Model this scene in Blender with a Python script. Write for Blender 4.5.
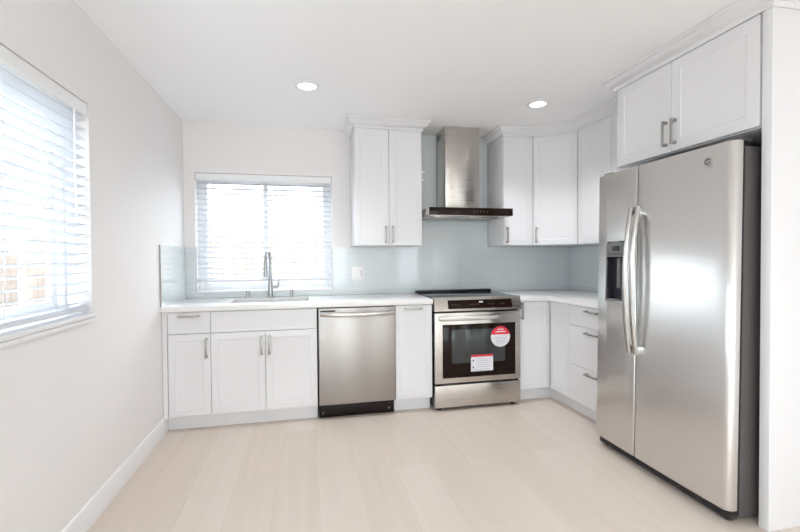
import bpy, bmesh, math, random
from mathutils import Matrix, Vector
PI = math.pi
random.seed(4)
for o in list(bpy.data.objects):
    bpy.data.objects.remove(o)
S = bpy.context.scene
COL = S.collection

# ------------------------------------------------------------------ camera
FW = Vector((0.21448234, 0.97655724, -0.01825621))
RT = Vector((0.97666334, -0.21464556, -0.00748422))
UP = Vector((0.01122738, 0.01622494, 0.99980533))
cd = bpy.data.cameras.new('camera')
cam = bpy.data.objects.new('camera', cd)
COL.objects.link(cam)
cd.sensor_width = 36
cd.sensor_fit = 'HORIZONTAL'
cd.lens = 424.7581 * 36 / 800
cd.clip_start = 0.02
M3 = Matrix((RT, UP, -FW)).transposed()
cam.matrix_world = Matrix.Translation((1.0146, -3.9251, 1.2457)) @ M3.to_4x4()
S.camera = cam

# ------------------------------------------------------------------ sky and exposure
w = bpy.data.worlds.new('overcast_sky')
S.world = w
w.use_nodes = True
bg = w.node_tree.nodes['Background']
bg.inputs[0].default_value = (0.90, 0.955, 1.0, 1)
bg.inputs[1].default_value = 2.2
LAMP = 1.0
SPOT = 15.0
S.view_settings.view_transform = 'Standard'
S.view_settings.look = 'None'
S.view_settings.gamma = 1
S.view_settings.exposure = 1.86
S.view_settings.use_curve_mapping = False
S.cycles.max_bounces = 14
S.cycles.diffuse_bounces = 8
S.cycles.glossy_bounces = 6
S.cycles.transparent_max_bounces = 12
S.cycles.use_denoising = True
S.cycles.sample_clamp_indirect = 8


def portal(name, loc, rot, sx, sy):
    l = bpy.data.lights.new(name, 'AREA')
    l.shape = 'RECTANGLE'
    l.size = sx
    l.size_y = sy
    l.cycles.is_portal = True
    o = bpy.data.objects.new(name, l)
    COL.objects.link(o)
    o.location = loc
    o.rotation_euler = rot


# ------------------------------------------------------------------ room numbers (metres)
W, H = 3.6856, 2.424
YB, YC, YK, YU, YD = 0.6162, 0.642, 0.5394, 0.3517, 0.6248
ZD, ZT, ZC = 0.1148, 0.872, 0.9147
ZU, ZUT = 1.3567, 2.354
YR = -9.6                                  # wall behind the camera
WB = (0.0876, 1.2447, 0.962, 1.992)        # back window: x0 x1 z0 z1
WL = (-3.4, -1.602, 0.985, 1.996)         # left window: y0 y1 z0 z1
portal('portal_back', ((WB[0] + WB[1]) / 2, 0.14, (WB[2] + WB[3]) / 2), (-PI / 2, 0, 0), WB[1] - WB[0], WB[3] - WB[2])
portal('portal_left', (-0.14, (WL[0] + WL[1]) / 2, (WL[2] + WL[3]) / 2), (0, -PI / 2, 0), WL[3] - WL[2], WL[1] - WL[0])


WS = (-9.0, -4.6, 0.10, 2.2)               # unseen left-wall window added behind the camera for fill light
portal('portal_side', (-0.14, (WS[0] + WS[1]) / 2, (WS[2] + WS[3]) / 2), (0, -PI / 2, 0), WS[3] - WS[2], WS[1] - WS[0])
WS2 = (-9.0, -6.2, 0.10, 2.25)  # unseen right-wall opening, added to let in more daylight
WR = (0.3, 2.3, 0.02, 2.2)                  # unseen rear glazing, added to light the room from behind
portal('portal_right', (W + 0.14, (WS2[0] + WS2[1]) / 2, (WS2[2] + WS2[3]) / 2), (0, PI / 2, 0), WS2[3] - WS2[2], WS2[1] - WS2[0])
portal('portal_rear', ((WR[0] + WR[1]) / 2, YR - 0.12, (WR[2] + WR[3]) / 2), (PI / 2, 0, 0), WR[1] - WR[0], WR[3] - WR[2])


# ------------------------------------------------------------------ materials
def mat(name, col, rough=0.5, metal=0.0, coat=0.0, spec=0.5):
    m = bpy.data.materials.new(name)
    m.use_nodes = True
    b = m.node_tree.nodes['Principled BSDF']
    b.inputs['Base Color'].default_value = (*col, 1)
    b.inputs['Roughness'].default_value = rough
    b.inputs['Metallic'].default_value = metal
    b.inputs['Specular IOR Level'].default_value = spec
    if coat:
        b.inputs['Coat Weight'].default_value = coat
        b.inputs['Coat Roughness'].default_value = 0.03
    return m


def N(m, t, **k):
    n = m.node_tree.nodes.new(t)
    for a, v in k.items():
        setattr(n, a, v)
    return n


def lk(m, a, b):
    m.node_tree.links.new(a, b)


def bsdf(m):
    return m.node_tree.nodes['Principled BSDF']


def add_bump(m, scale, strength, dist=0.001, stretch=(1, 1, 1), detail=4, coord='Object'):
    tc = N(m, 'ShaderNodeTexCoord')
    mp = N(m, 'ShaderNodeMapping')
    mp.inputs['Scale'].default_value = stretch
    nz = N(m, 'ShaderNodeTexNoise')
    nz.inputs['Scale'].default_value = scale
    nz.inputs['Detail'].default_value = detail
    bp = N(m, 'ShaderNodeBump')
    bp.inputs['Strength'].default_value = strength
    bp.inputs['Distance'].default_value = dist
    lk(m, tc.outputs[coord], mp.inputs[0])
    lk(m, mp.outputs[0], nz.inputs['Vector'])
    lk(m, nz.outputs['Fac'], bp.inputs['Height'])
    lk(m, bp.outputs[0], bsdf(m).inputs['Normal'])
    return nz


M = {}
M['wall'] = mat('wall_paint', (0.83, 0.808, 0.803), 0.6)
add_bump(M['wall'], 90, 0.15, 0.002)
M['ceil'] = mat('ceiling_paint', (0.93, 0.935, 0.945), 0.75)
add_bump(M['ceil'], 70, 0.12, 0.002)
M['white'] = mat('cabinet_lacquer', (0.772, 0.77, 0.785), 0.32)
M['trim'] = mat('trim_paint', (0.84, 0.835, 0.84), 0.35)
M['vinyl'] = mat('white_vinyl', (0.87, 0.875, 0.885), 0.4)
M['blind'] = mat('blind_white', (0.78, 0.80, 0.845), 0.45)
_b = bsdf(M['blind'])
_o = M['blind'].node_tree.nodes['Material Output']
_t = N(M['blind'], 'ShaderNodeBsdfTranslucent')
_t.inputs[0].default_value = (0.80, 0.83, 0.88, 1)
_x = N(M['blind'], 'ShaderNodeMixShader')
_x.inputs[0].default_value = 0.08
lk(M['blind'], _b.outputs[0], _x.inputs[1])
lk(M['blind'], _t.outputs[0], _x.inputs[2])
lk(M['blind'], _x.outputs[0], _o.inputs[0])
M['nickel'] = mat('satin_nickel', (0.42, 0.40, 0.375), 0.4, 1)
M['chrome'] = mat('brushed_chrome', (0.58, 0.58, 0.58), 0.22, 1)
M['faucet'] = mat('faucet_steel', (0.40, 0.40, 0.40), 0.28, 1)
M['black'] = mat('black_plastic', (0.015, 0.014, 0.014), 0.35)
M['kick'] = mat('dark_kick', (0.014, 0.008, 0.007), 0.35, 0, 0, 0.2)
M['glassblk'] = mat('black_glass', (0.014, 0.007, 0.005), 0.06, 0, 0, 0.16)
M['cook'] = mat('ceramic_cooktop', (0.02, 0.02, 0.022), 0.12, 0, 0, 0.5)
M['ovenwin'] = mat('oven_window', (0.055, 0.06, 0.06), 0.08, 0, 0, 0.3)
M['case'] = mat('fridge_case', (0.085, 0.075, 0.075), 0.45)
M['darkgrey'] = mat('dispenser_grey', (0.16, 0.16, 0.165), 0.35)
M['cavity'] = mat('dispenser_cavity', (0.03, 0.03, 0.04), 0.25)
M['red'] = mat('sticker_red', (0.72, 0.03, 0.05), 0.4)
M['paper'] = mat('sticker_white', (0.78, 0.78, 0.82), 0.45)
M['ink'] = mat('sticker_ink', (0.28, 0.27, 0.33), 0.5)
M['plate'] = mat('outlet_plastic', (0.87, 0.865, 0.86), 0.3)
M['outdoor'] = mat('concrete_ground', (0.24, 0.24, 0.22), 0.9)
add_bump(M['outdoor'], 12, 0.3, 0.01)


def steel(name, col, rough, waves=0.0, sx=3.0, an=0.7, rot=0.25, var=0.07):
    m = mat(name, col, rough, 1)
    b = bsdf(m)
    tc = N(m, 'ShaderNodeTexCoord')
    mp = N(m, 'ShaderNodeMapping')
    mp.inputs['Scale'].default_value = (sx, 40, 900)
    nz = N(m, 'ShaderNodeTexNoise')
    nz.inputs['Scale'].default_value = 1.0
    nz.inputs['Detail'].default_value = 3
    lk(m, tc.outputs['Object'], mp.inputs[0])
    lk(m, mp.outputs[0], nz.inputs['Vector'])
    mr = N(m, 'ShaderNodeMapRange')
    mr.inputs['To Min'].default_value = rough * (1 - var)
    mr.inputs['To Max'].default_value = rough * (1 + var)
    lk(m, nz.outputs['Fac'], mr.inputs['Value'])
    lk(m, mr.outputs[0], b.inputs['Roughness'])
    tg = N(m, 'ShaderNodeTangent', direction_type='RADIAL', axis='Z')
    lk(m, tg.outputs[0], b.inputs['Tangent'])
    b.inputs['Anisotropic'].default_value = an
    b.inputs['Anisotropic Rotation'].default_value = rot
    if waves:
        mp2 = N(m, 'ShaderNodeMapping')
        mp2.inputs['Scale'].default_value = (1.6, 1.6, 17)
        n2 = N(m, 'ShaderNodeTexNoise')
        n2.inputs['Scale'].default_value = 1.0
        n2.inputs['Detail'].default_value = 1
        lk(m, tc.outputs['Object'], mp2.inputs[0])
        lk(m, mp2.outputs[0], n2.inputs['Vector'])
        bp = N(m, 'ShaderNodeBump')
        bp.inputs['Strength'].default_value = 1.0
        bp.inputs['Distance'].default_value = waves
        lk(m, n2.outputs['Fac'], bp.inputs['Height'])
        lk(m, bp.outputs[0], b.inputs['Normal'])
    return m


M['steel'] = steel('stainless_steel', (0.57, 0.535, 0.50), 0.27)
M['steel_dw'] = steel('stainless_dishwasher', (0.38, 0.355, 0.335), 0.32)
M['steel_fr'] = steel('stainless_refrigerator', (0.70, 0.685, 0.67), 0.28, 0.0005, an=0.65, rot=0.0, var=0.0)
M['handle'] = mat('handle_steel', (0.52, 0.50, 0.48), 0.26, 1)


def pane_mat():
    m = bpy.data.materials.new('window_glass')
    m.use_nodes = True
    nt = m.node_tree
    nt.nodes.clear()
    out = nt.nodes.new('ShaderNodeOutputMaterial')
    mx = nt.nodes.new('ShaderNodeMixShader')
    tr = nt.nodes.new('ShaderNodeBsdfTransparent')
    tr.inputs[0].default_value = (0.94, 0.965, 0.97, 1)
    gl = nt.nodes.new('ShaderNodeBsdfGlossy')
    gl.inputs['Roughness'].default_value = 0.02
    fr = nt.nodes.new('ShaderNodeFresnel')
    fr.inputs[0].default_value = 1.45
    ge = nt.nodes.new('ShaderNodeNewGeometry')
    iv = nt.nodes.new('ShaderNodeMath')
    iv.operation = 'SUBTRACT'
    iv.inputs[0].default_value = 1
    mu = nt.nodes.new('ShaderNodeMath')
    mu.operation = 'MULTIPLY'
    nt.links.new(ge.outputs['Backfacing'], iv.inputs[1])
    nt.links.new(iv.outputs[0], mu.inputs[0])
    nt.links.new(fr.outputs[0], mu.inputs[1])
    nt.links.new(mu.outputs[0], mx.inputs[0])
    nt.links.new(tr.outputs[0], mx.inputs[1])
    nt.links.new(gl.outputs[0], mx.inputs[2])
    nt.links.new(mx.outputs[0], out.inputs[0])
    return m


M['pane'] = pane_mat()


def lens_mat():
    m = bpy.data.materials.new('lamp_lens')
    m.use_nodes = True
    nt = m.node_tree
    nt.nodes.clear()
    out = nt.nodes.new('ShaderNodeOutputMaterial')
    em = nt.nodes.new('ShaderNodeEmission')
    em.inputs[0].default_value = (1, 0.985, 0.96, 1)
    em.inputs[1].default_value = LAMP
    nt.links.new(em.outputs[0], out.inputs[0])
    return m


M['lens'] = lens_mat()


def plank_mat():
    m = mat('oak_planks', (0.7, 0.6, 0.5), 0.42)
    b = bsdf(m)
    tc = N(m, 'ShaderNodeTexCoord')
    mp = N(m, 'ShaderNodeMapping')
    mp.inputs['Rotation'].default_value = (0, 0, PI / 2)
    mp.inputs['Location'].default_value = (0.37, 0.06, 0)
    br = N(m, 'ShaderNodeTexBrick')
    br.offset = 0.37
    br.offset_frequency = 2
    br.inputs['Scale'].default_value = 1
    br.inputs['Brick Width'].default_value = 1.83
    br.inputs['Row Height'].default_value = 0.225
    br.inputs['Mortar Size'].default_value = 0.0009
    br.inputs['Mortar Smooth'].default_value = 0.3
    br.inputs['Bias'].default_value = 0
    br.inputs['Color1'].default_value = (0.69, 0.60, 0.525, 1)
    br.inputs['Color2'].default_value = (0.735, 0.65, 0.58, 1)
    br.inputs['Mortar'].default_value = (0.60, 0.51, 0.42, 1)
    lk(m, tc.outputs['Object'], mp.inputs[0])
    lk(m, mp.outputs[0], br.inputs['Vector'])
    mp2 = N(m, 'ShaderNodeMapping')
    mp2.inputs['Scale'].default_value = (22, 1.1, 1)
    nz = N(m, 'ShaderNodeTexNoise')
    nz.inputs['Scale'].default_value = 1
    nz.inputs['Detail'].default_value = 6
    nz.inputs['Distortion'].default_value = 0.6
    lk(m, tc.outputs['Object'], mp2.inputs[0])
    lk(m, mp2.outputs[0], nz.inputs['Vector'])
    cr = N(m, 'ShaderNodeValToRGB')
    cr.color_ramp.elements[0].position = 0.3
    cr.color_ramp.elements[0].color = (0.945, 0.94, 0.93, 1)
    cr.color_ramp.elements[1].position = 0.7
    cr.color_ramp.elements[1].color = (1, 1, 1, 1)
    lk(m, nz.outputs['Fac'], cr.inputs[0])
    mx = N(m, 'ShaderNodeMix', data_type='RGBA', blend_type='MULTIPLY')
    mx.inputs['Factor'].default_value = 1
    lk(m, br.outputs['Color'], mx.inputs[6])
    lk(m, cr.outputs[0], mx.inputs[7])
    lk(m, mx.outputs[2], b.inputs['Base Color'])
    return m


M['floor'] = plank_mat()


def tile_mat(name, rot, coat=0.4):
    """glass subway tile in a running bond; rot turns the wall plane into the texture's XY"""
    m = mat(name, (0.66, 0.73, 0.74), 0.10, 0, coat)
    b = bsdf(m)
    tc = N(m, 'ShaderNodeTexCoord')
    mp = N(m, 'ShaderNodeMapping', vector_type='POINT')
    mp.inputs['Rotation'].default_value = rot
    br = N(m, 'ShaderNodeTexBrick')
    br.offset = 0.5
    br.inputs['Scale'].default_value = 1
    br.inputs['Brick Width'].default_value = 0.152
    br.inputs['Row Height'].default_value = 0.051
    br.inputs['Mortar Size'].default_value = 0.0022
    br.inputs['Mortar Smooth'].default_value = 0.2
    br.inputs['Color1'].default_value = (0.63, 0.68, 0.695, 1)
    br.inputs['Color2'].default_value = (0.65, 0.70, 0.715, 1)
    br.inputs['Mortar'].default_value = (0.72, 0.755, 0.765, 1)
    lk(m, tc.outputs['Object'], mp.inputs[0])
    lk(m, mp.outputs[0], br.inputs['Vector'])
    lk(m, br.outputs['Color'], b.inputs['Base Color'])
    bp = N(m, 'ShaderNodeBump', invert=True)
    bp.inputs['Strength'].default_value = 0.5
    bp.inputs['Distance'].default_value = 0.001
    lk(m, br.outputs['Fac'], bp.inputs['Height'])
    lk(m, bp.outputs[0], b.inputs['Normal'])
    return m


M['tile_x'] = tile_mat('glass_tile_back', (PI / 2, 0, 0))
M['tile_y'] = tile_mat('glass_tile_side', (PI / 2, PI / 2, 0), 1.0)


def quartz():
    m = mat('white_quartz', (0.84, 0.83, 0.825), 0.14)
    tc = N(m, 'ShaderNodeTexCoord')
    nz = N(m, 'ShaderNodeTexNoise')
    nz.inputs['Scale'].default_value = 4
    nz.inputs['Detail'].default_value = 6
    cr = N(m, 'ShaderNodeValToRGB')
    cr.color_ramp.elements[0].color = (0.80, 0.79, 0.79, 1)
    cr.color_ramp.elements[1].color = (0.86, 0.85, 0.845, 1)
    lk(m, tc.outputs['Object'], nz.inputs['Vector'])
    lk(m, nz.outputs['Fac'], cr.inputs[0])
    lk(m, cr.outputs[0], bsdf(m).inputs['Base Color'])
    return m


M['quartz'] = quartz()


def fence_mat():
    m = mat('weathered_fence', (0.5, 0.38, 0.3), 0.85)
    tc = N(m, 'ShaderNodeTexCoord')
    mp = N(m, 'ShaderNodeMapping')
    mp.inputs['Scale'].default_value = (7, 7, 1)
    nz = N(m, 'ShaderNodeTexNoise')
    nz.inputs['Scale'].default_value = 2
    nz.inputs['Detail'].default_value = 4
    cr = N(m, 'ShaderNodeValToRGB')
    cr.color_ramp.elements[0].position = 0.3
    cr.color_ramp.elements[0].color = (0.26, 0.205, 0.175, 1)
    cr.color_ramp.elements[1].position = 0.7
    cr.color_ramp.elements[1].color = (0.40, 0.33, 0.285, 1)
    lk(m, tc.outputs['Object'], mp.inputs[0])
    lk(m, mp.outputs[0], nz.inputs['Vector'])
    lk(m, nz.outputs['Fac'], cr.inputs[0])
    lk(m, cr.outputs[0], bsdf(m).inputs['Base Color'])
    return m


M['fence'] = fence_mat()


# ------------------------------------------------------------------ builders
class B:
    def __init__(s):
        s.bm = bmesh.new()

    def box(s, x0, x1, y0, y1, z0, z1, bev=0, seg=2, mi=0):
        r = bmesh.ops.create_cube(s.bm, size=1)
        vs = r['verts']
        for v in vs:
            v.co = Vector(((x0 + x1) / 2 + v.co.x * (x1 - x0), (y0 + y1) / 2 + v.co.y * (y1 - y0), (z0 + z1) / 2 + v.co.z * (z1 - z0)))
        fs = {f for v in vs for f in v.link_faces}
        for f in fs:
            f.material_index = mi
        if bev:
            es = list({e for v in vs for e in v.link_edges})
            bmesh.ops.bevel(s.bm, geom=es, offset=bev, segments=seg, profile=0.5, affect='EDGES', material=mi)
        return s

    def loft(s, loops, caps=(True, True), mi=0, closed=True):
        rows = [[s.bm.verts.new(p) for p in L] for L in loops]
        n = len(rows[0])
        for a, b in zip(rows, rows[1:]):
            for i in range(n if closed else n - 1):
                j = (i + 1) % n
                f = s.bm.faces.new((a[i], a[j], b[j], b[i]))
                f.material_index = mi
        if caps[0]:
            s.bm.faces.new(list(reversed(rows[0]))).material_index = mi
        if caps[1]:
            s.bm.faces.new(rows[-1]).material_index = mi
        return s

    def cyl(s, p0, p1, r0, r1=None, seg=24, mi=0):
        r1 = r0 if r1 is None else r1
        return s.lathe(p0, p1, [(0, r0), (1, r1)], seg, mi)

    def lathe(s, p0, p1, prof, seg=32, mi=0):
        p0, p1 = Vector(p0), Vector(p1)
        d = p1 - p0
        q = d.normalized().to_track_quat('Z', 'Y')
        loops = []
        for t, r in prof:
            loops.append([p0 + d * t + q @ Vector((math.cos(2 * PI * i / seg) * r, math.sin(2 * PI * i / seg) * r, 0)) for i in range(seg)])
        return s.loft(loops, mi=mi)

    def tube(s, pts, r, seg=14, mi=0):
        pts = [Vector(p) for p in pts]
        loops = []
        ref = None
        for i, p in enumerate(pts):
            d = (pts[min(i + 1, len(pts) - 1)] - pts[max(i - 1, 0)]).normalized()
            if ref is None:
                ref = d.orthogonal().normalized()
            ref = (ref - d * ref.dot(d)).normalized()
            b = d.cross(ref)
            rr = r[i] if isinstance(r, (list, tuple)) else r
            loops.append([p + (ref * math.cos(2 * PI * k / seg) + b * math.sin(2 * PI * k / seg)) * rr for k in range(seg)])
        return s.loft(loops, mi=mi)

    def prism(s, poly, z0, z1, bev=0, mi=0):
        n0 = len(s.bm.verts)
        s.loft([[(x, y, z0) for x, y in poly], [(x, y, z1) for x, y in poly]], mi=mi)
        if bev:
            s.bm.verts.ensure_lookup_table()
            vs = set(s.bm.verts[n0:])
            es = [e for e in s.bm.edges if e.verts[0] in vs and e.verts[1] in vs]
            bmesh.ops.bevel(s.bm, geom=es, offset=bev, segments=2, profile=0.5, affect='EDGES', material=mi)
        return s

    def xf(s, m):
        s.bm.transform(m)
        return s

    def mesh(s, name, mats):
        bmesh.ops.recalc_face_normals(s.bm, faces=s.bm.faces)
        me = bpy.data.meshes.new(name)
        s.bm.to_mesh(me)
        s.bm.free()
        for m in (mats if isinstance(mats, (list, tuple)) else [mats]):
            me.materials.append(M[m])
        for p in me.polygons:
            p.use_smooth = True
        me.set_sharp_from_angle(angle=math.radians(32))
        return me

    def build(s, name, mats, parent=None, label=None):
        o = bpy.data.objects.new(name, s.mesh(name, mats))
        COL.objects.link(o)
        if parent:
            o.parent = parent
        if label:
            o['label'] = label
        return o


def cut(o, cutters):
    """bake boolean differences into o's mesh"""
    tmp = []
    for c in cutters:
        t = c.build('cutter', list(m.name for m in []) or ['black'])
        t.parent = o.parent
        md = o.modifiers.new('cut', 'BOOLEAN')
        md.operation = 'DIFFERENCE'
        md.solver = 'EXACT'
        md.object = t
        tmp.append(t)
    bpy.context.view_layer.update()
    dg = bpy.context.evaluated_depsgraph_get()
    me = bpy.data.meshes.new_from_object(o.evaluated_get(dg))
    o.modifiers.clear()
    old = o.data
    mats = list(old.materials)
    o.data = me
    me.materials.clear()
    for m in mats:
        me.materials.append(m)
    for p in me.polygons:
        p.material_index = min(p.material_index, len(mats) - 1)
        p.use_smooth = True
    me.set_sharp_from_angle(angle=math.radians(32))
    for t in tmp:
        bpy.data.objects.remove(t)


def thing(name, label, cat, loc=(0, 0, 0), rz=0, group=None, rx=0):
    o = bpy.data.objects.new(name, None)
    COL.objects.link(o)
    o.empty_display_size = 0.1
    o.location = loc
    o.rotation_euler = (rx, 0, rz)
    tag(o, label, cat, group)
    return o


def tag(o, label, cat, group=None):
    o['label'] = label
    o['category'] = cat
    if group:
        o['group'] = group
    return o


def struct(o):
    o['kind'] = 'structure'
    return o


def rect(x0, x1, z0, z1, i, y):
    return [(x0 + i, y, z0 + i), (x1 - i, y, z0 + i), (x1 - i, y, z1 - i), (x0 + i, y, z1 - i)]


def panel_front(par, name, x0, x1, z0, z1, yf, flat=False, fr=0.048):
    """door or drawer front in the parent's frame; the face looks towards -y"""
    L = [rect(x0, x1, z0, z1, 0, yf + 0.019), rect(x0, x1, z0, z1, 0, yf + 0.002), rect(x0, x1, z0, z1, 0.002, yf)]
    if not flat:
        L += [rect(x0, x1, z0, z1, fr, yf), rect(x0, x1, z0, z1, fr + 0.004, yf + 0.003),
              rect(x0, x1, z0, z1, fr + 0.016, yf + 0.0034), rect(x0, x1, z0, z1, fr + 0.030, yf + 0.006)]
    return B().loft(L).build(name, 'white', par)


def pull(par, cx, cz, yf, vert=True, L=0.143):
    b = B()
    h = L / 2
    r = 0.0062
    if vert:
        b.box(cx - r, cx + r, yf - 0.034, yf - 0.025, cz - h, cz + h, 0.002)
        for sg in (-1, 1):
            z = cz + sg * (h - 0.009)
            b.box(cx - 0.0075, cx + 0.0075, yf - 0.028, yf, z - 0.008, z + 0.008, 0.002)
    else:
        b.box(cx - h, cx + h, yf - 0.034, yf - 0.025, cz - r, cz + r, 0.002)
        for sg in (-1, 1):
            x = cx + sg * (h - 0.009)
            b.box(x - 0.008, x + 0.008, yf - 0.028, yf, cz - 0.0075, cz + 0.0075, 0.002)
    return b.build('handle', 'nickel', par)


def sweep(path, prof):
    """mitred sweep of a closed (out, z) profile along an XY polyline, out = right of travel"""
    b = B()
    P = [Vector(p) for p in path]
    D = [(P[i + 1] - P[i]).normalized() for i in range(len(P) - 1)]
    Nn = [Vector((d.y, -d.x)) for d in D]
    loops = []
    for i, p in enumerate(P):
        if i == 0:
            n = Nn[0]
        elif i == len(P) - 1:
            n = Nn[-1]
        else:
            n = (Nn[i - 1] + Nn[i]) / (1 + Nn[i - 1].dot(Nn[i]))
        loops.append([(p.x + n.x * o, p.y + n.y * o, z) for o, z in prof])
    return b.loft(loops)


# ------------------------------------------------------------------ the room shell
T = 0.16
f = B().box(-T, W + T, YR - T, T, -0.1, 0).build('floor', 'floor')
struct(f)
struct(B().box(-T, W + T, YR - T, T, H, H + 0.12).build('ceiling', 'ceil'))


def wall_with_hole(name, axis, a0, a1, h, t0, t1, h2=None):
    """axis 'x': wall runs along x, thickness t0..t1 in y; h = (a0,a1,z0,z1)"""
    b = B()
    segs = [(a0, h[0], 0, H), (h[1], a1, 0, H), (h[0], h[1], h[3], H)]
    if h[2] > 0:
        segs.append((h[0], h[1], 0, h[2]))
    if h2:
        segs[0] = (a0, h2[0], 0, H)
        segs += [(h2[1], h[0], 0, H), (h2[0], h2[1], h2[3], H), (h2[0], h2[1], 0, h2[2])]
    for p, q, z0, z1 in segs:
        if axis == 'x':
            b.box(p, q, t0, t1, z0, z1)
        else:
            b.box(t0, t1, p, q, z0, z1)
    bmesh.ops.remove_doubles(b.bm, verts=b.bm.verts, dist=1e-5)
    return struct(b.build(name, 'wall'))


wall_with_hole('wall_back', 'x', -T, W + T, WB, 0, T)
wall_with_hole('wall_left', 'y', YR, 0, WL, -T, 0, WS)
wall_with_hole('wall_front', 'x', -T, W + T, WR, YR - T, YR)
wall_with_hole('wall_right', 'y', YR, 0, WS2, W, W + T)
# baseboard on the left wall
prof = [(0, 0), (0.014, 0), (0.014, 0.085), (0.011, 0.094), (0.011, 0.102), (0.006, 0.112), (0, 0.115)]
struct(sweep([(0, YR), (0, -YK - 0.004)], prof).build('baseboard_left', 'trim'))
struct(sweep([(W, -2.44), (W, YR)], prof).build('baseboard_right', 'trim'))


# ------------------------------------------------------------------ windows
def window(name, axis, a0, a1, z0, z1, t, mull):
    """vinyl slider set t deep in the wall; a runs along the wall"""
    e = struct(bpy.data.objects.new(name, None))
    COL.objects.link(e)

    def bx(b, p, q, d0, d1, u, v, bev=0.003):
        if axis == 'x':
            return b.box(p, q, d0, d1, u, v, bev)
        return b.box(-d1, -d0, p, q, u, v, bev)
    fw = 0.035
    b = B()
    bx(b, a0, a0 + fw, t, t + 0.05, z0, z1)
    bx(b, a1 - fw, a1, t, t + 0.05, z0, z1)
    bx(b, a0 + fw, a1 - fw, t, t + 0.05, z0, z0 + fw)
    bx(b, a0 + fw, a1 - fw, t, t + 0.05, z1 - fw, z1)
    struct(b.build('window_frame', 'vinyl', e))
    m = (a0 + a1) / 2 if mull is None else mull
    for k, (p, q, d) in enumerate(((a0 + fw, m + 0.022, t + 0.004), (m - 0.022, a1 - fw, t + 0.026))):
        b = B()
        s = 0.042
        bx(b, p, p + s, d, d + 0.02, z0 + fw, z1 - fw, 0.002)
        bx(b, q - s, q, d, d + 0.02, z0 + fw, z1 - fw, 0.002)
        bx(b, p + s, q - s, d, d + 0.02, z0 + fw, z0 + fw + s, 0.002)
        bx(b, p + s, q - s, d, d + 0.02, z1 - fw - s, z1 - fw, 0.002)
        sash = struct(b.build('sash', 'vinyl', e))
        b = B()
        bx(b, p + s - 0.004, q - s + 0.004, d + 0.008, d + 0.012, z0 + fw + s - 0.004, z1 - fw - s + 0.004, 0)
        struct(b.build('pane', 'pane', sash))
    return e


w1 = window('window_1', 'x', WB[0], WB[1], WB[2], WB[3], 0.108, 0.655)
w2 = window('window_2', 'y', WL[0], WL[1], WL[2], WL[3], 0.108, -2.6)
w4 = window('added_window_3', 'y', WS[0], WS[1], WS[2], WS[3], 0.085, None)  # out of view, added to raise the room's brightness
window('added_window_5', 'x', WR[0], WR[1], WR[2], WR[3], YR - 0.12, None)  # invented rear glazing, there for even frontal light
w5 = window('added_window_4', 'y', WS2[0], WS2[1], WS2[2], WS2[3], -W - 0.13, None)  # invented right-hand window, there only for extra light
# stone / painted ledges
struct(B().box(WB[0], WB[1], -0.006, 0.108, WB[2] - 0.004, WB[2] + 0.012, 0.003).build('window_sill', 'trim', w1))
b = B().box(-0.108, 0.014, WL[0] - 0.03, WL[1] + 0.006, WL[2] - 0.012, WL[2] + 0.008, 0.004)
b.box(0, 0.012, WL[0] - 0.015, WL[1] + 0.004, WL[2] - 0.034, WL[2] - 0.0135, 0.003)
struct(b.build('window_sill', 'trim', w2))


def blind(label, axis, a0, a1, z0, z1, tilt, wand, cords, sgn):
    """2 inch slat blind; local x along the window, -y into the room"""
    t = thing('window_blind', label, 'blind', (0, 0, 0))
    if axis == 'x':
        mt = Matrix.Translation((a0, 0, 0))
    else:                                    # local x -> +y, local -y -> +x
        mt = Matrix.Translation((0, a0, 0)) @ Matrix.Rotation(PI / 2, 4, 'Z')
    Wd = a1 - a0
    g = 0.006
    yc = 0.036
    B().box(g, Wd - g, 0.012, 0.06, z1 - 0.045, z1 - 0.002, 0.002).xf(mt).build('headrail', 'vinyl', t)
    vb = B().loft([[(g, 0.002 + dy, z), (Wd - g, 0.002 + dy, z), (Wd - g, 0.010, z), (g, 0.010, z)] for dy, z in ((0.004, z1 - 0.062), (0, z1 - 0.056), (0.002, z1 - 0.03), (0, z1 - 0.008), (0.004, z1 - 0.003))])
    vb.xf(mt).build('valance', 'vinyl', t)
    zb = z0 + 0.012
    B().box(g, Wd - g, yc - 0.025, yc + 0.025, zb, zb + 0.018, 0.004).xf(mt).build('bottom_rail', 'blind', t)
    pitch = 0.0455
    sl = B()
    z = z1 - 0.085
    while z > zb + 0.035:
        L0, L1 = [], []
        for k in range(5):                   # a gently crowned slat
            u = -0.025 + 0.0125 * k
            c = 0.0022 * (1 - (u / 0.025) ** 2)
            yy = yc + u * math.cos(tilt) - c * math.sin(tilt)
            zz = z + u * math.sin(tilt) + c
            L0.append((yy, zz + 0.0013))
            L1.append((yy, zz - 0.0013))
        loop = L0 + L1[::-1]
        sl.loft([[(g + 0.003, y, zz) for y, zz in loop], [(Wd - g - 0.003, y, zz) for y, zz in loop]])
        z -= pitch
    sl.xf(mt).build('slats', 'blind', t)
    for c in cords:
        cb = B()
        for yy in (yc - 0.026, yc + 0.026):
            cb.box(c - 0.0012, c + 0.0012, yy - 0.0006, yy + 0.0006, zb + 0.01, z1 - 0.045)
        cb.box(c + 0.012, c + 0.0135, yc - 0.029, yc - 0.0275, zb + 0.01, z1 - 0.045)
        cb.xf(mt).build('ladder_cord', 'blind', t)
    B().cyl((wand, -0.004, z1 - 0.06), (wand, -0.004, z1 - 0.56), 0.0035, 0.0045, 10).xf(mt).build('tilt_wand', 'vinyl', t)
    return t


blind('white slatted blind in the window above the sink', 'x', WB[0], WB[1], 1.04, WB[3], 0.44, 0.115, (0.14, 0.585, 1.02), 1)
blind('white slatted blind in the large window on the left wall', 'y', WL[0], WL[1], WL[2] + 0.012, WL[3], -0.26, 1.66, (0.15, 0.68, 1.20, 1.68), 1)

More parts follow.
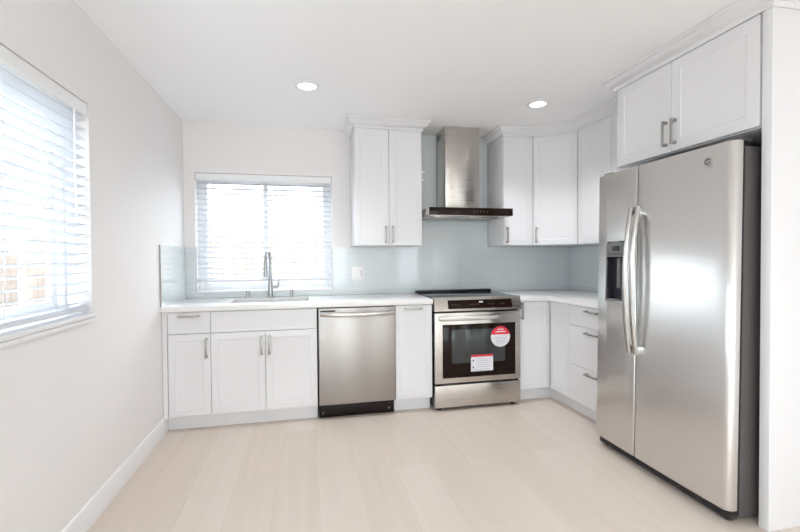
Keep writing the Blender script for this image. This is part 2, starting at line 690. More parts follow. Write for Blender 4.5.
# outdoors: paving and fences
struct(B().box(-9, 12, -18, 9, -0.22, -0.12).build('ground', 'outdoor'))


def fence(label, p0, p1, h):
    p0, p1 = Vector(p0), Vector(p1)
    d = p1 - p0
    t = thing('wooden_fence', label, 'fence', (p0.x, p0.y, -0.12), math.atan2(d.y, d.x))
    n = int(d.length / 0.14)
    b = B()
    for i in range(n):
        b.box(i * 0.14, i * 0.14 + 0.136, 0, 0.018, 0.02, h + random.uniform(-0.01, 0.01))
    b.build('board_panel', 'fence', t)
    b = B()
    for z in (0.35, h - 0.25):
        b.box(0, d.length, 0.018, 0.056, z, z + 0.085)
    b.build('rail', 'fence', t)
    for x in range(0, int(d.length), 2):
        B().box(x, x + 0.09, 0.056, 0.146, 0, h).build('post', 'fence', t)


fence('weathered wooden fence outside the window above the sink', (-2.6, 2.6), (4.5, 2.6), 1.72)
fence('weathered wooden fence outside the large left window', (-2.6, -11.0), (-2.6, 2.58), 1.5)

# ------------------------------------------------------------------ tiled splashbacks
TZ = ZC + 0.0005
b = B().box(0.001, WB[0] + 0.004, -0.009, -0.0005, TZ, 1.3515)
b.box(WB[0] + 0.004, WB[1] + 0.006, -0.009, -0.0005, TZ, WB[2] - 0.0045)
b.box(WB[1] + 0.006, 2.002, -0.009, -0.0005, TZ, 1.3515)
b.box(2.002, 2.763, -0.009, -0.0005, TZ, H - 0.001)
b.box(2.763, W - 0.001, -0.009, -0.0005, TZ, 1.3515)
sp = b.build('tile_backsplash', 'tile_x')
tag(sp, 'pale blue grey tile backsplash along the back wall behind range and sink', 'backsplash')
eb = B().box(WB[0] + 0.004, WB[0] + 0.008, -0.011, -0.0005, WB[2] - 0.004, 1.3535)
eb.build('edge_trim', 'nickel', sp)
B().box(WB[1] + 0.0025, WB[1] + 0.0065, -0.011, -0.0005, WB[2] - 0.004, 1.3535).build('edge_trim', 'nickel', sp)
sp = B().box(0.0005, 0.009, -YC + 0.006, -0.0095, TZ, 1.3515).build('tile_backsplash', 'tile_y')
tag(sp, 'short tile backsplash on the left wall, at the sink counter end', 'backsplash')
B().box(0.0005, 0.011, -YC + 0.001, -YC + 0.006, TZ, 1.3535).build('edge_trim', 'nickel', sp)
sp = B().box(W - 0.009, W - 0.0005, -1.44, -0.0095, TZ, 1.3515).build('tile_backsplash', 'tile_y')
tag(sp, 'tile backsplash on the right wall between corner and refrigerator', 'backsplash')


# ------------------------------------------------------------------ base cabinets
def base_body(t, w_, d=YB, ztop=ZT, kick=True, x0=0.0):
    B().box(x0, w_, -(d - 0.02), -0.002, ZD - 0.012, ztop).build('body', 'white', t)
    if kick:
        B().box(x0, w_, -YK, -YK + 0.016, 0, ZD - 0.0125).build('toe_kick', 'white', t)


A1, A2, A3, A4, A5 = 0.0359, 0.3245, 1.0885, 1.6985, 2.005
t = thing('base_cabinet', 'white base cabinet with one drawer over one door beside the left wall', 'cabinet', (0.003, 0, 0))
base_body(t, A2 - 0.003)
B().box(0, A1 - 0.004, -YB + 0.001, -YB + 0.02, ZD - 0.01, ZT - 0.001).build('filler_strip', 'white', t)
d = panel_front(t, 'drawer', A1, A2 - 0.0045, 0.714, 0.866, -YB, True)
pull(d, 0.179, 0.838, -YB, False)
d = panel_front(t, 'door', A1, A2 - 0.0045, ZD, 0.709, -YB)
pull(d, A2 - 0.030, 0.606, -YB)

t = thing('sink_cabinet', 'white sink base cabinet with two doors under a plain false front', 'cabinet', (A2, 0, 0))
w_ = A3 - A2 - 0.002
B().box(0, w_, -(YB - 0.02), -0.002, ZD - 0.012, 0.64).box(0, w_, -(YB - 0.02), -(YB - 0.04), 0.64, ZT).build('body', 'white', t)
B().box(0, w_, -YK, -YK + 0.016, 0, ZD - 0.0125).build('toe_kick', 'white', t)
panel_front(t, 'false_front', 0.0015, w_ - 0.0015, 0.714, 0.866, -YB, True)
md = w_ / 2
d = panel_front(t, 'door', 0.0015, md - 0.0015, ZD, 0.709, -YB)
pull(d, md - 0.026, 0.606, -YB)
d = panel_front(t, 'door', md + 0.0015, w_ - 0.0015, ZD, 0.709, -YB)
pull(d, md + 0.031, 0.606, -YB)

t = thing('base_cabinet', 'narrow white pull-out base cabinet between dishwasher and range', 'cabinet', (A4, 0, 0))
w_ = A5 - A4
base_body(t, w_)
d = panel_front(t, 'door', 0.002, w_ - 0.001, ZD, 0.866, -YB, fr=0.044)
pull(d, w_ / 2 - 0.005, 0.838, -YB, False, 0.145)

# corner cabinet with a folding L door
XB = W - 0.622
XC0 = 2.7735
YQ = -0.905
t = thing('corner_cabinet', 'white corner base cabinet with folding door right of the range', 'cabinet', (XC0, 0, 0))
Wl = W - XC0 - 0.002
xi = XB - XC0
poly = [(0, -0.002), (Wl, -0.002), (Wl, YQ + 0.001), (xi + 0.02, YQ + 0.001), (xi + 0.02, -YB + 0.02), (0, -YB + 0.02)]
B().prism(poly[::-1], ZD - 0.012, ZT).build('body', 'white', t)
kx = xi + (YB - YK)
poly = [(0, -YK), (kx, -YK), (kx, YQ + 0.001), (kx + 0.016, YQ + 0.001), (kx + 0.016, -YK + 0.016), (0, -YK + 0.016)]
B().prism(poly, 0, ZD - 0.0125).build('toe_kick', 'white', t)
d = panel_front(t, 'door', 0.002, xi - 0.001, ZD, 0.866, -YB, fr=0.044)
pull(d, 0.026, 0.79, -YB, True)
d = panel_front(None, 'door', 0.022, -YQ - YB - 0.0015, ZD, 0.866, 0.0, fr=0.044)
d.data.transform(Matrix.Translation((xi, -YB, 0)) @ Matrix.Rotation(-PI / 2, 4, 'Z'))
d.parent = t

# drawer cabinet on the right run
YE = -1.436
t = thing('drawer_cabinet', 'white three-drawer base cabinet beside the refrigerator', 'cabinet', (W, YQ, 0), -PI / 2)
w_ = YQ - YE
B().box(0, w_, -(0.622 - 0.02), -0.002, ZD - 0.012, ZT).build('body', 'white', t)
B().box(0, w_, -(0.622 - YB + YK), -(0.622 - YB + YK) + 0.016, 0, ZD - 0.0125).build('toe_kick', 'white', t)
for z0, z1, hz in ((0.712, 0.866, 0.836), (0.400, 0.7095, 0.692), (ZD, 0.3975, 0.384)):
    d = panel_front(t, 'drawer', 0.0015, w_ - 0.0015, z0, z1, -0.622, True)
    pull(d, w_ / 2 + 0.02, hz - (0.02 if hz < 0.7 else 0), -0.622, False)

# ------------------------------------------------------------------ countertops
b = B().box(0.001, A5 + 0.003, -YC, -0.0005, ZT + 0.001, ZC, 0.004)
ct = b.build('countertop', 'quartz')
tag(ct, 'white quartz countertop left of the range, holding the sink', 'countertop')
SX0, SX1, SY0, SY1 = 0.432, 1.026, -0.50, -0.17
cb = B()
rr = 0.03


def rrect(x0, x1, y0, y1, r, n=5):
    P = []
    for cx, cy, a in ((x1 - r, y1 - r, 0), (x0 + r, y1 - r, 90), (x0 + r, y0 + r, 180), (x1 - r, y0 + r, 270)):
        for k in range(n + 1):
            q = math.radians(a + 90 * k / n)
            P.append((cx + r * math.cos(q), cy + r * math.sin(q)))
    return P


cb.prism(rrect(SX0, SX1, SY0, SY1, rr), 0.8, 1.0)
cut(ct, [cb])
e = 0.648
poly = [(XC0 - 0.003, -0.0005), (W - 0.0005, -0.0005), (W - 0.0005, -1.438), (W - e, -1.438), (W - e, -YC), (XC0 - 0.003, -YC)]
ct = B().prism(poly[::-1], ZT + 0.001, ZC, 0.004).build('countertop', 'quartz')
tag(ct, 'white quartz countertop turning the corner right of the range', 'countertop')

# sink
t = thing('sink', 'stainless undermount sink set in the counter below the window', 'sink', (SX0, SY0, 0.66))
lw, ld = SX1 - SX0, SY1 - SY0
o1 = rrect(-0.012, lw + 0.012, -0.012, ld + 0.012, 0.036)
i1 = rrect(0.001, lw - 0.001, 0.001, ld - 0.001, 0.03)
i2 = rrect(0.012, lw - 0.012, 0.012, ld - 0.012, 0.05)
i3 = rrect(0.05, lw - 0.05, 0.05, ld - 0.05, 0.05)
zt_ = ZT - 0.66
B().loft([[(x, y, zt_ - 0.008) for x, y in o1], [(x, y, zt_) for x, y in o1], [(x, y, zt_) for x, y in i1], [(x, y, 0.03) for x, y in i2],
          [(x, y, 0.012) for x, y in i3]], caps=(False, True)).build('basin', 'chrome', t)
B().lathe((lw / 2, ld / 2, 0.012), (lw / 2, ld / 2, 0.018), [(0, 0.045), (0.5, 0.045), (1, 0.038), (0.6, 0.03)], 24).build('drain', 'handle', t)

# faucet
t = thing('faucet', 'tall pull-down kitchen faucet with side lever on the sink counter', 'faucet', (0.705, -0.085, ZC), -0.14)
B().lathe((0, 0, 0), (0, 0, 0.20), [(0, 0.026), (0.03, 0.026), (0.04, 0.021), (0.62, 0.0205), (0.72, 0.017), (1, 0.014)], 24).build('body', 'faucet', t)
pts = [(0, 0, 0.19)]
R_ = 0.085
for k in range(17):
    a = PI * k / 16
    pts.append((0, -R_ + R_ * math.cos(a), 0.315 + R_ * math.sin(a)))
pts.append((0, -2 * R_, 0.30))
B().tube(pts, 0.0115).build('spout', 'faucet', t)
B().lathe((0, -2 * R_, 0.305), (0, -2 * R_, 0.185), [(0, 0.0125), (0.1, 0.0145), (0.75, 0.0165), (1, 0.0175), (1, 0.012)], 24).build('spray_head', 'faucet', t)
hb = B().cyl((0.015, 0, 0.09), (0.062, 0, 0.09), 0.0115)
hb.tube([(0.056, 0, 0.09), (0.066, 0, 0.10), (0.070, -0.002, 0.125), (0.071, -0.004, 0.155)], [0.009, 0.009, 0.0075, 0.0065], 12)
hb.xf(Matrix.Rotation(0.14, 4, 'Z')).build('lever', 'faucet', t)
o = B().lathe((0.518, -0.075, ZC), (0.518, -0.075, ZC + 0.062), [(0, 0.0165), (0.15, 0.0165), (0.2, 0.0145), (0.9, 0.0145), (1, 0.011)], 20).build('soap_dispenser', 'faucet')
tag(o, 'short round metal dispenser on the counter left of the faucet', 'dispenser')
o = B().lathe((0.882, -0.075, ZC), (0.882, -0.075, ZC + 0.062), [(0, 0.0165), (0.15, 0.0165), (0.2, 0.0145), (0.9, 0.0145), (1, 0.011)], 20).build('air_gap', 'faucet')
tag(o, 'short round metal air gap cap on the counter right of the faucet', 'air gap')

# wall plate
t = thing('wall_outlet', 'white two-gang wall plate on the tile below the left cupboard', 'outlet', (1.479, -0.009, 1.111))
B().box(-0.062, 0.062, -0.006, 0, -0.062, 0.062, 0.003).build('cover_plate', 'plate', t)
B().box(-0.044, -0.012, -0.009, -0.005, -0.034, 0.034, 0.001).build('rocker_switch', 'plate', t)
ob = B().box(0.012, 0.044, -0.008, -0.005, -0.034, 0.034, 0.001).build('socket', 'plate', t)
sb = B()
for z in (0.018, -0.018):
    for x in (0.022, 0.033):
        sb.box(x - 0.0018, x + 0.0018, -0.0085, -0.0075, z - 0.006, z + 0.006)
sb.box(0.023, 0.033, -0.0088, -0.0075, -0.004, 0.006)
sb.build('slots', 'darkgrey', ob)

# ------------------------------------------------------------------ dishwasher
t = thing('dishwasher', 'stainless steel dishwasher built in between the white base cabinets', 'dishwasher', (A3 + 0.001, 0, 0))
w_ = A4 - A3 - 0.004
B().box(0.004, w_ - 0.004, -0.58, -0.01, 0.10, ZT - 0.002).build('tub', 'black', t)
DY = -0.632
dr = B().box(0.008, w_ - 0.001, DY, -0.585, 0.118, 0.866, 0.004, 3).build('door', 'steel_dw', t)
hb = B()
L = []
for k in range(25):
    s = -1 + 2 * k / 24
    x = w_ / 2 + 0.004 + s * 0.284
    y = DY - 0.012 - 0.036 * (1 - abs(s) ** 2.6)
    z = 0.820 - 0.006 * (1 - s * s)
    L.append([(x, y + 0.012, z - 0.016), (x, y + 0.002, z - 0.017), (x, y, z - 0.013), (x, y - 0.001, z), (x, y, z + 0.013), (x, y + 0.002, z + 0.017), (x, y + 0.012, z + 0.016)])
hb.loft(L)
for sg in (-1, 1):
    x = w_ / 2 + 0.004 + sg * 0.276
    hb.box(x - 0.012, x + 0.012, DY - 0.012, DY, 0.806, 0.834, 0.002)
hb.build('handle', 'handle', dr)
B().box(0.022, 0.137, DY - 0.0015, DY + 0.001, 0.838, 0.850, 0.001).build('indicator_strip', 'black', dr)
kb = B().box(0.008, w_ - 0.002, -0.572, -0.55, 0.004, 0.112, 0.002)
kb.build('toe_panel', 'kick', t)
for x in (0.04, w_ - 0.045):
    B().cyl((x, -0.578, 0.04), (x, -0.570, 0.04), 0.008, 0.008, 12).build('screw', 'darkgrey', t)

# ------------------------------------------------------------------ range
RX0, RX1 = 2.0135, 2.7705
t = thing('range', 'freestanding stainless electric range with black oven door under the hood', 'range', (RX0, 0, 0))
w_ = RX1 - RX0
B().box(0.003, w_ - 0.003, -0.615, -0.025, 0.024, 0.896).build('body', 'black', t)
# sides of the front frame
tp = B().prism([(0.001, -0.60), (w_ - 0.001, -0.60), (w_ - 0.001, -0.022), (0.001, -0.022)], 0.903, 0.921, 0.003)
ck = tp.build('cooktop', 'cook', t)
B().box(0.002, w_ - 0.002, -0.075, -0.020, 0.921, 0.941, 0.004).build('rear_vent_trim', 'black', ck)
for cx, cy, r in ((0.2, -0.2, 0.08), (0.56, -0.2, 0.09), (0.2, -0.44, 0.10), (0.56, -0.44, 0.085)):
    n = 48
    B().loft([[(cx + r_ * math.cos(2 * PI * k / n), cy + r_ * math.sin(2 * PI * k / n), z) for k in range(n)] for r_, z in ((r, 0.9205), (r, 0.9213), (r - 0.003, 0.9213), (r - 0.003, 0.9205))], caps=(False, False)).build('burner_ring', 'darkgrey', ck)
# control panel: a wedge with a sloped face
P0, P1 = (-0.638, 0.922), (-0.672, 0.816)
pf = [(-0.60, 0.812), (-0.666, 0.812), P1, (-0.644, 0.914), (-0.640, 0.921), (-0.630, 0.924), (-0.60, 0.924)]
cp = B().loft([[(x, y, z) for y, z in pf] for x in (0, w_)]).build('control_panel', 'steel', t)


def on_slope(u0, u1, v0, v1, off):
    """box on the sloped panel; u along x (0..1), v from bottom (0) to top (1)"""
    a, c = Vector((-0.672, 0.816)), Vector((-0.644, 0.914))
    n = Vector((-(c - a).y, (c - a).x)).normalized()
    q = []
    for vv in (v0, v1):
        p = a + (c - a) * vv
        q.append((p - n * 0.0, p + n * off))
    L = []
    for k, (lo, hi) in enumerate(q):
        L.append([(u0 * w_, lo.x, lo.y), (u1 * w_, lo.x, lo.y), (u1 * w_, hi.x, hi.y), (u0 * w_, hi.x, hi.y)])
    return L


gp = B().loft(on_slope(0.15, 0.89, 0.16, 0.86, 0.0016)).build('display_glass', 'glassblk', cp)
for u in (0.20, 0.235, 0.27, 0.40, 0.43, 0.46, 0.49, 0.62, 0.66, 0.76, 0.79):
    B().loft(on_slope(u, u + 0.006, 0.44, 0.52, 0.0020)).build('touch_icon', 'darkgrey', gp)
B().loft(on_slope(0.505, 0.55, 0.62, 0.72, 0.0020)).build('clock_readout', 'paper', gp)
# oven door
dz0, dz1 = 0.224, 0.800
DF = -0.658
do = B().box(0.002, w_ - 0.002, DF, -0.617, dz0, dz1, 0.005, 3).build('oven_door', 'steel', t)
B().box(0.066, w_ - 0.052, DF - 0.002, DF + 0.002, 0.268, 0.704, 0.001).build('door_glass', 'glassblk', do)
B().box(0.145, w_ - 0.145, DF - 0.0026, DF - 0.0015, 0.385, 0.66, 0.0004).build('viewing_window', 'ovenwin', do)
hb = B()
L = []
for k in range(17):
    s = -1 + 2 * k / 16
    x = w_ / 2 + s * 0.345
    y = DF - 0.032 - 0.014 * (1 - abs(s) ** 3)
    L.append([(x, y + 0.014, 0.742), (x, y + 0.004, 0.739), (x, y, 0.744), (x, y - 0.001, 0.757), (x, y, 0.770), (x, y + 0.004, 0.775), (x, y + 0.014, 0.772)])
hb.loft(L)
for sg in (-1, 1):
    x = w_ / 2 + sg * 0.325
    hb.box(x - 0.018, x + 0.018, DF - 0.034, DF, 0.744, 0.77, 0.003)
hb.build('door_handle', 'handle', do)


def disc(cx, cz, r, y0, y1, a0, a1, n=40):
    P = [(cx + r * math.cos(a0 + (a1 - a0) * k / n), cz + r * math.sin(a0 + (a1 - a0) * k / n)) for k in range(n + (0 if abs(a1 - a0 - 2 * PI) < 1e-6 else 1))]
    return [[(x, y0, z) for x, z in P], [(x, y1, z) for x, z in P]]


# paper stickers left on the glass
SCX, SCZ, SR = 0.570, 0.589, 0.086
st = B().loft(disc(SCX, SCZ, SR, DF - 0.0020, DF - 0.0034, 0, 2 * PI)).build('round_sticker', 'paper', do, 'round red and white sticker on the oven glass')
a = math.asin(0.018 / SR)
B().loft(disc(SCX, SCZ, SR * 0.999, DF - 0.0030, DF - 0.0040, a, PI - a)).build('red_half', 'red', st)
mk = B()
for z, hw in ((0.662, 0.028), (0.642, 0.045)):
    mk.box(SCX - hw, SCX + hw, DF - 0.0044, DF - 0.0039, SCZ + z - 0.606, SCZ + z - 0.598)
mk.build('white_print', 'paper', st)
mk = B()
for k in range(5):
    hw = 0.055 - 0.006 * k
    mk.box(SCX - hw, SCX + hw, DF - 0.0038, DF - 0.0033, SCZ - 0.010 - 0.012 * k, SCZ - 0.008 - 0.012 * k)
mk.build('grey_print', 'ink', st)
LX0, LX1, LZ0, LZ1 = 0.308, 0.502, 0.312, 0.447
lb = B().box(LX0, LX1, DF - 0.0040, DF - 0.0028, LZ0, LZ1).build('paper_label', 'paper', do, 'white rectangular label with red top on the oven glass')
B().box(LX0, LX1, DF - 0.0045, DF - 0.0039, LZ1 - 0.017, LZ1).build('red_band', 'red', lb)
mk = B()
for k in range(5):
    mk.box(LX0 + 0.045, LX1 - 0.015, DF - 0.0044, DF - 0.0039, LZ1 - 0.036 - 0.016 * k, LZ1 - 0.034 - 0.016 * k)
mk.box(LX0 + 0.01, LX1 - 0.03, DF - 0.0044, DF - 0.0039, LZ0 + 0.012, LZ0 + 0.015)
mk.build('grey_print', 'ink', lb)
for z in (LZ1 - 0.042, LZ1 - 0.098):
    B().box(LX0 + 0.014, LX0 + 0.024, DF - 0.0044, DF - 0.0039, z - 0.012, z + 0.004).build('black_symbol', 'black', lb)
B().tube([(LX0 - 0.07, DF - 0.004, LZ1 + 0.028), (LX0 - 0.03, DF - 0.006, LZ1 + 0.004), (LX0 + 0.004, DF - 0.005, LZ1 - 0.014)], 0.004, 8).build('label_tie', 'black', do)
# storage drawer and feet
B().box(0.003, w_ - 0.003, DF + 0.002, -0.617, 0.028, 0.209, 0.004, 3).build('storage_drawer', 'steel', t)
for x in (0.05, w_ - 0.05):
    for y in (-0.60, -0.07):
        B().lathe((x, y, 0), (x, y, 0.026), [(0, 0.02), (0.35, 0.02), (0.4, 0.012), (1, 0.012)], 16).build('foot', 'black', t)

# ------------------------------------------------------------------ range hood
t = thing('range_hood', 'stainless chimney range hood with dark glass front above the range', 'range hood', (2.022, 0, 1.611))
hw = 0.7613
hy = -0.4968
B().box(0, hw, hy + 0.006, -0.01, 0.006, 0.0621, 0.002).build('canopy', 'steel', t)
gf = B().box(0, hw, hy, hy + 0.006, -0.002, 0.0630, 0.001).build('front_glass', 'glassblk', t)
for k, u in enumerate((0.40, 0.43, 0.46, 0.49, 0.52)):
    B().loft(disc(u, 0.030, 0.0045, hy - 0.0004, hy + 0.0004, 0, 2 * PI, 12)).build('control_icon', 'darkgrey', gf)
B().box(0.015, hw - 0.015, hy + 0.02, -0.03, -0.006, 0.007, 0.002).build('underside_tray', 'steel', t)
for k in range(2):
    x0 = 0.06 + k * 0.325
    fb = B().box(x0, x0 + 0.31, hy + 0.09, -0.08, -0.011, -0.005, 0.002)
    for j in range(9):
        fb.box(x0 + 0.02 + j * 0.031, x0 + 0.036 + j * 0.031, hy + 0.11, -0.1, -0.013, -0.010)
    fb.build('grease_filter', 'handle', t)
for x in (0.09, hw - 0.09):
    B().cyl((x, hy + 0.055, -0.009), (x, hy + 0.055, -0.004), 0.022).build('lamp_cover', 'paper', t)
cx0, cx1, cyf = 2.2339 - 2.022, 2.2339 + 0.3245 - 2.022, -0.2931
uc = B().box(cx0, cx1, cyf, -0.01, 0.062, H - 1.611 - 0.001, 0.003).build('chimney', 'steel', t)
for sx in (cx0, cx1):
    vb = B()
    for r in range(4):
        for c in range(8):
            y = -0.165 + c * 0.014
            z = 0.728 + r * 0.014
            vb.box(sx - 0.0006, sx + 0.0006, y, y + 0.010, z, z + 0.007)
    vb.build('vent_grille', 'black', uc)


# ------------------------------------------------------------------ wall cabinets
def wall_body(t, w_, d, z0=ZU, z1=ZUT):
    B().box(0, w_, -(d - 0.02), -0.002, z0, z1, 0.001).build('body', 'white', t)


PZ0, PZ1 = ZU + 0.002, ZUT - 0.012
HZ = 1.45
t = thing('wall_cabinet', 'white two-door wall cabinet between window and range hood', 'cabinet', (1.416, 0, 0))
w_ = 0.584
wall_body(t, w_, YU)
for a, c, hx in ((0.002, w_ / 2 - 0.0015, w_ / 2 - 0.030), (w_ / 2 + 0.0015, w_ - 0.002, w_ / 2 + 0.030)):
    d = panel_front(t, 'door', a, c, PZ0, PZ1, -YU)
    pull(d, hx, HZ, -YU)
for z in (1.928, 1.998):
    B().cyl((w_, -YU + 0.03, z), (w_ + 0.030, -YU + 0.03, z), 0.012, 0.010, 14).build('side_peg', 'plate', t)
Z0 = ZUT - 0.012
crown = [(0.0005, Z0), (0.010, Z0), (0.010, Z0 + 0.020), (0.014, Z0 + 0.024), (0.024, Z0 + 0.027), (0.042, Z0 + 0.046), (0.053, Z0 + 0.060), (0.060, Z0 + 0.062), (0.066, Z0 + 0.068), (0.066, H - 0.001), (0.0005, H - 0.001)]
o = sweep([(0, -0.002), (0, -YU), (w_, -YU), (w_, -0.0105)], crown)
o.box(0.001, w_ - 0.001, -YU + 0.001, -0.003, ZUT + 0.0005, H - 0.001)
o.build('crown', 'white', t)

XR = 2.765
t = thing('wall_cabinet', 'narrow white single-door wall cabinet right of the range hood', 'cabinet', (XR, 0, 0))
w_ = W - YD - XR - 0.001
wall_body(t, w_, YU)
d = panel_front(t, 'door', 0.002, w_ - 0.001, PZ0, PZ1, -YU)
pull(d, 0.032, HZ, -YU)

t = thing('corner_wall_cabinet', 'white diagonal corner wall cabinet with one wide door', 'cabinet', (W - YD, -YU, 0), -PI / 4)
q = 0.02 * math.tan(math.radians(22.5))
s2 = 0.02 / math.sqrt(2)
poly = [(W - 0.002, -0.002), (W - YD, -0.002), (W - YD, -YU + s2 * 1.42), (W - YU + s2 * 1.42, -YD), (W - 0.002, -YD)]
inv = (Matrix.Translation((W - YD, -YU, 0)) @ Matrix.Rotation(-PI / 4, 4, 'Z')).inverted()
B().prism(poly, ZU, ZUT).xf(inv).build('body', 'white', t)
dl = (YD - YU) * math.sqrt(2)
d = panel_front(t, 'door', 0.003, dl - 0.003, PZ0, PZ1, 0.0)
pull(d, 0.034, HZ, 0.0)

YO0, YO1 = -1.4564, -2.388
t = thing('wall_cabinet', 'white two-door wall cabinet on the right wall beside the refrigerator', 'cabinet', (W, -YD - 0.001, 0), -PI / 2)
w_ = -YO0 - YD - 0.002
wall_body(t, w_, YU)
for a, c in ((0.002, w_ / 2 - 0.0015), (w_ / 2 + 0.0015, w_ - 0.002)):
    panel_front(t, 'door', a, c, PZ0, PZ1, -YU)
for c in t.children:
    if c.name.startswith('door'):
        pass
dd = [c for c in t.children if c.name.startswith('door')]
pull(dd[0], w_ / 2 - 0.03, HZ, -YU)
pull(dd[1], w_ / 2 + 0.03, HZ, -YU)

XO = 0.6492
ZO = 1.8326
t = thing('over_refrigerator_cabinet', 'deep white two-door cabinet above the refrigerator', 'cabinet', (W, YO0, 0), -PI / 2)
w_ = YO0 - YO1
wall_body(t, w_, XO, ZO)
ms = 0.44
for a, c, hx in ((0.014, ms - 0.0015, ms - 0.030), (ms + 0.0015, w_ - 0.012, ms + 0.030)):
    d = panel_front(t, 'door', a, c, ZO + 0.004, PZ1, -XO - 0.002, fr=0.06)
    pull(d, hx, 1.943, -XO - 0.002)

PT = 0.044
o = B().box(W - XO - 0.003, W - 0.0005, YO1 - PT, YO1 - 0.0005, 0, ZUT, 0.001).build('end_panel', 'white')
tag(o, 'tall white end panel standing right of the refrigerator', 'panel')

o = sweep([(XR, -0.0105), (XR, -YU), (W - YD, -YU), (W - YU, -YD), (W - YU, YO0 + 0.068)], crown)
o = o.build('crown_moulding', 'white')
tag(o, 'white crown moulding above the corner wall cabinets', 'moulding')
o = sweep([(W - YU - 0.07, YO0), (W - XO - 0.003, YO0), (W - XO - 0.003, YO1 - PT), (W - 0.001, YO1 - PT)], crown)
o.box(W - XO, W - 0.002, YO1 - PT + 0.002, YO0 - 0.002, ZUT + 0.0005, H - 0.001)
o = o.build('crown_moulding', 'white')
tag(o, 'white crown moulding above the refrigerator cabinet and end panel', 'moulding')

# ------------------------------------------------------------------ refrigerator
FX = 2.891
t = thing('refrigerator', 'stainless side-by-side refrigerator with ice and water dispenser', 'refrigerator', (FX, -1.447, 0), -PI / 2, None, -0.0135)
FWd = 0.915
SP = 0.344
ZF0, ZF1 = 0.064, 1.776
DT = 0.05


def fdoor(x0, x1, rl, rr_):
    """rounded, slightly convex door slab seen from above"""
    P = []
    n = 7
    bow = 0.006

    def yb_(x):
        s = (x - FWd / 2) / (FWd / 2)
        return -bow * (1 - s * s)
    for k in range(n + 1):
        a = PI / 2 * k / n
        x = x0 + rl - rl * math.cos(a)
        P.append((x, yb_(x) + rl - rl * math.sin(a)))
    for k in range(1, 10):
        x = x0 + rl + (x1 - rr_ - x0 - rl) * k / 10
        P.append((x, yb_(x)))
    for k in range(n + 1):
        a = PI / 2 * k / n
        x = x1 - rr_ + rr_ * math.sin(a)
        P.append((x, yb_(x) + rr_ - rr_ * math.cos(a)))
    P += [(x1, DT), (x0, DT)]
    loops = []
    cx, cy = (x0 + x1) / 2, 0.03
    for z, i in ((ZF0, 0.004), (ZF0 + 0.005, 0), (ZF1 - 0.006, 0), (ZF1 - 0.0015, 0.002), (ZF1, 0.005)):
        loops.append([(x + (i if x < cx else -i) * (1 if abs(x - cx) > (x1 - x0) / 2 - 0.05 else 0), y + (i if y < cy else 0), z) for x, y in P])
    return B().loft(loops)


B().box(0.006, FWd - 0.006, DT + 0.020, 0.735, 0.03, 1.752, 0.004).build('case', 'case', t)
B().box(0.008, FWd - 0.008, DT + 0.0005, DT + 0.0195, 0.07, 1.760).build('door_gasket', 'black', t)
B().box(SP - 0.0028, SP + 0.0028, 0.006, DT + 0.0005, ZF0 + 0.01, ZF1 - 0.004).build('centre_gap_shade', 'black', t)  # black strip standing in for the shade in the door gap
fd = fdoor(0, SP - 0.003, 0.010, 0.008).build('freezer_door', 'steel_fr', t)
rd = fdoor(SP + 0.003, FWd, 0.008, 0.032).build('refrigerator_door', 'steel_fr', t)
dx0, dx1, dzb, dzt = 0.092, 0.255, 0.966, 1.342
cut(fd, [B().box(dx0, dx1, -0.05, 0.044, dzb, dzt)])
# dispenser in the freezer door
cav = B()
b = 0.006
x0, x1, z0, z1 = dx0, dx1, dzb, 1.245
cav.box(x0, x0 + b, -0.002, 0.0435, z0, z1).box(x1 - b, x1, -0.002, 0.0435, z0, z1).box(x0 + b, x1 - b, 0.038, 0.0435, z0, z1)
cav.box(x0 + b, x1 - b, -0.002, 0.038, z1 - 0.004, z1)
cav.build('dispenser_cavity', 'cavity', fd)
B().box(dx0 + b, dx1 - b, -0.012, 0.038, dzb, dzb + 0.014, 0.003).build('drip_tray', 'darkgrey', fd)
dp = B().loft([[(x, y, z) for x, z in [(dx0, 1.245)] + [(dx0 + (dx1 - dx0) * k / 8, 1.325 + 0.017 * math.sin(PI * k / 8)) for k in range(9)] + [(dx1, 1.245)]] for y in (-0.010, 0.0435)]).build('dispenser_panel', 'darkgrey', fd)
B().box(dx0 + 0.055, dx1 - 0.045, -0.0115, -0.009, 1.282, 1.312, 0.001).build('display', 'black', dp)
for k in range(5):
    x = dx0 + 0.018 + k * 0.027
    B().box(x, x + 0.017, -0.0115, -0.009, 1.255, 1.267, 0.001).build('button', 'case', dp)
B().box(0.160, 0.190, 0.012, 0.036, 1.05, 1.235, 0.006).build('dispenser_paddle', 'darkgrey', fd)
fr_ = B()
for a in ((dx0 - 0.006, dx0, dzb - 0.006, dzt - 0.012), (dx1, dx1 + 0.006, dzb - 0.006, dzt - 0.012), (dx0, dx1, dzb - 0.008, dzb)):
    fr_.box(a[0], a[1], -0.009, 0.004, a[2], a[3], 0.001)
fr_.build('dispenser_frame', 'handle', fd)


def bow_handle(par, cx, z0=0.676, z1=1.535):
    b = B()
    L = []
    n = 28
    hw = 0.0155
    for k in range(n + 1):
        s = -1 + 2 * k / n
        z = (z0 + z1) / 2 + s * (z1 - z0) / 2
        y = -0.032 - 0.040 * (1 - s * s)
        L.append([(cx - hw, y + 0.010, z), (cx - hw, y + 0.002, z), (cx - hw * 0.6, y - 0.005, z), (cx, y - 0.007, z), (cx + hw * 0.6, y - 0.005, z), (cx + hw, y + 0.002, z), (cx + hw, y + 0.010, z)])
    b.loft(L)
    h = b.build('handle', 'handle', par)
    for z in (z0 + 0.024, z1 - 0.024):
        B().box(cx - hw, cx + hw, -0.028, 0.0, z - 0.024, z + 0.024, 0.003).build('handle_mount', 'chrome', h)


bow_handle(fd, SP - 0.021)
bow_handle(rd, SP + 0.032)
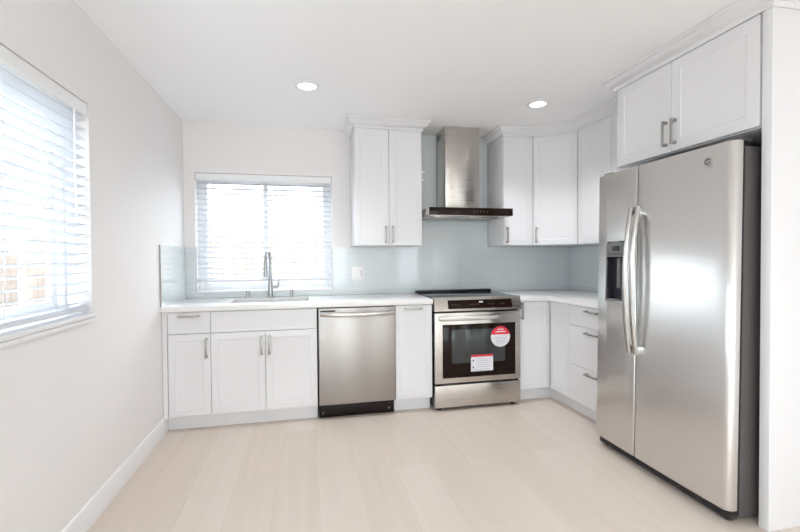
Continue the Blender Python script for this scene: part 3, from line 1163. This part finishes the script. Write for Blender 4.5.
# maker's round badge: a disc with a rim and a scroll
bx_, bz_ = 0.79, 1.700
bd = B().lathe((bx_, 0.004, bz_), (bx_, -0.006, bz_), [(0, 0.0205), (0.7, 0.0205), (1, 0.019)], 28).build('badge', 'darkgrey', rd, 'round chrome-edged badge')
rg = B()
n = 32
rg.loft([[(bx_ + r * math.cos(2 * PI * k / n), y, bz_ + r * math.sin(2 * PI * k / n)) for k in range(n)] for r, y in ((0.0205, -0.004), (0.0205, -0.008), (0.0165, -0.008), (0.0165, -0.004))], caps=(False, False))
rg.tube([(bx_ + 0.0016 * k * 0.45 * math.cos(k * 0.55) * 0.8 - 0.003, -0.0072, bz_ + 0.0016 * k * 0.45 * math.sin(k * 0.55) * 0.8) for k in range(4, 19)], 0.0012, 6)
rg.tube([(bx_ + 0.004 + 0.005 * math.cos(k * 0.5), -0.0072, bz_ - 0.002 + 0.007 * math.sin(k * 0.5)) for k in range(12)], 0.0012, 6)
rg.build('badge_ring', 'chrome', bd)
# kick grille, hinges, feet
gb = B().box(0.012, FWd - 0.012, 0.022, 0.068, 0.018, 0.062, 0.004)
for k in range(14):
    x = 0.06 + k * 0.058
    gb.box(x, x + 0.040, 0.018, 0.024, 0.030, 0.038)
gb.build('kick_grille', 'black', t)
for x in (0.05, FWd - 0.05):
    B().box(x - 0.035, x + 0.035, 0.025, 0.12, 1.7765, 1.790, 0.004).build('hinge_cover', 'case', t)
    B().lathe((x, 0.06, 0.004), (x, 0.06, 0.036), [(0, 0.018), (0.5, 0.018), (0.6, 0.01), (1, 0.01)], 14).build('foot', 'black', t)
    B().cyl((x - 0.015, 0.66, 0.027), (x + 0.015, 0.66, 0.027), 0.018, 0.018, 16).build('roller', 'black', t)

# ------------------------------------------------------------------ recessed ceiling lights
labels = {(0, 0): 'recessed ceiling light on the left, nearest the window above the sink',
          (1, 0): 'recessed ceiling light on the right, in front of the corner cabinets'}
for i, x in enumerate((1.03, 2.764)):
    for j, y in enumerate((-0.945, -4.6, -7.0)):
        t = thing('recessed_light', labels.get((i, j), 'recessed ceiling light in the ceiling behind the camera'), 'ceiling light', (x, y, H), 0, 'recessed kitchen ceiling lights' if j == 0 else 'ceiling lights behind the camera')
        n = 40
        rg = B().loft([[(r * math.cos(2 * PI * k / n), r * math.sin(2 * PI * k / n), z) for k in range(n)] for r, z in ((0.088, -0.0005), (0.086, -0.005), (0.063, -0.007), (0.0602, -0.0005))], caps=(False, False))
        rg.build('trim_ring', 'trim', t)
        B().lathe((0, 0, -0.0005), (0, 0, -0.004), [(0, 0.0600), (1, 0.0590)], 40).build('lens', 'lens', t)
        l = bpy.data.lights.new('downlight', 'SPOT')
        l.energy = SPOT
        l.color = (0.955, 0.975, 1.0)
        l.spot_size = math.radians(112)
        l.spot_blend = 0.85
        l.shadow_soft_size = 0.05
        lo = bpy.data.objects.new('downlight', l)
        COL.objects.link(lo)
        lo.location = (0, 0, -0.012)
        lo.parent = t
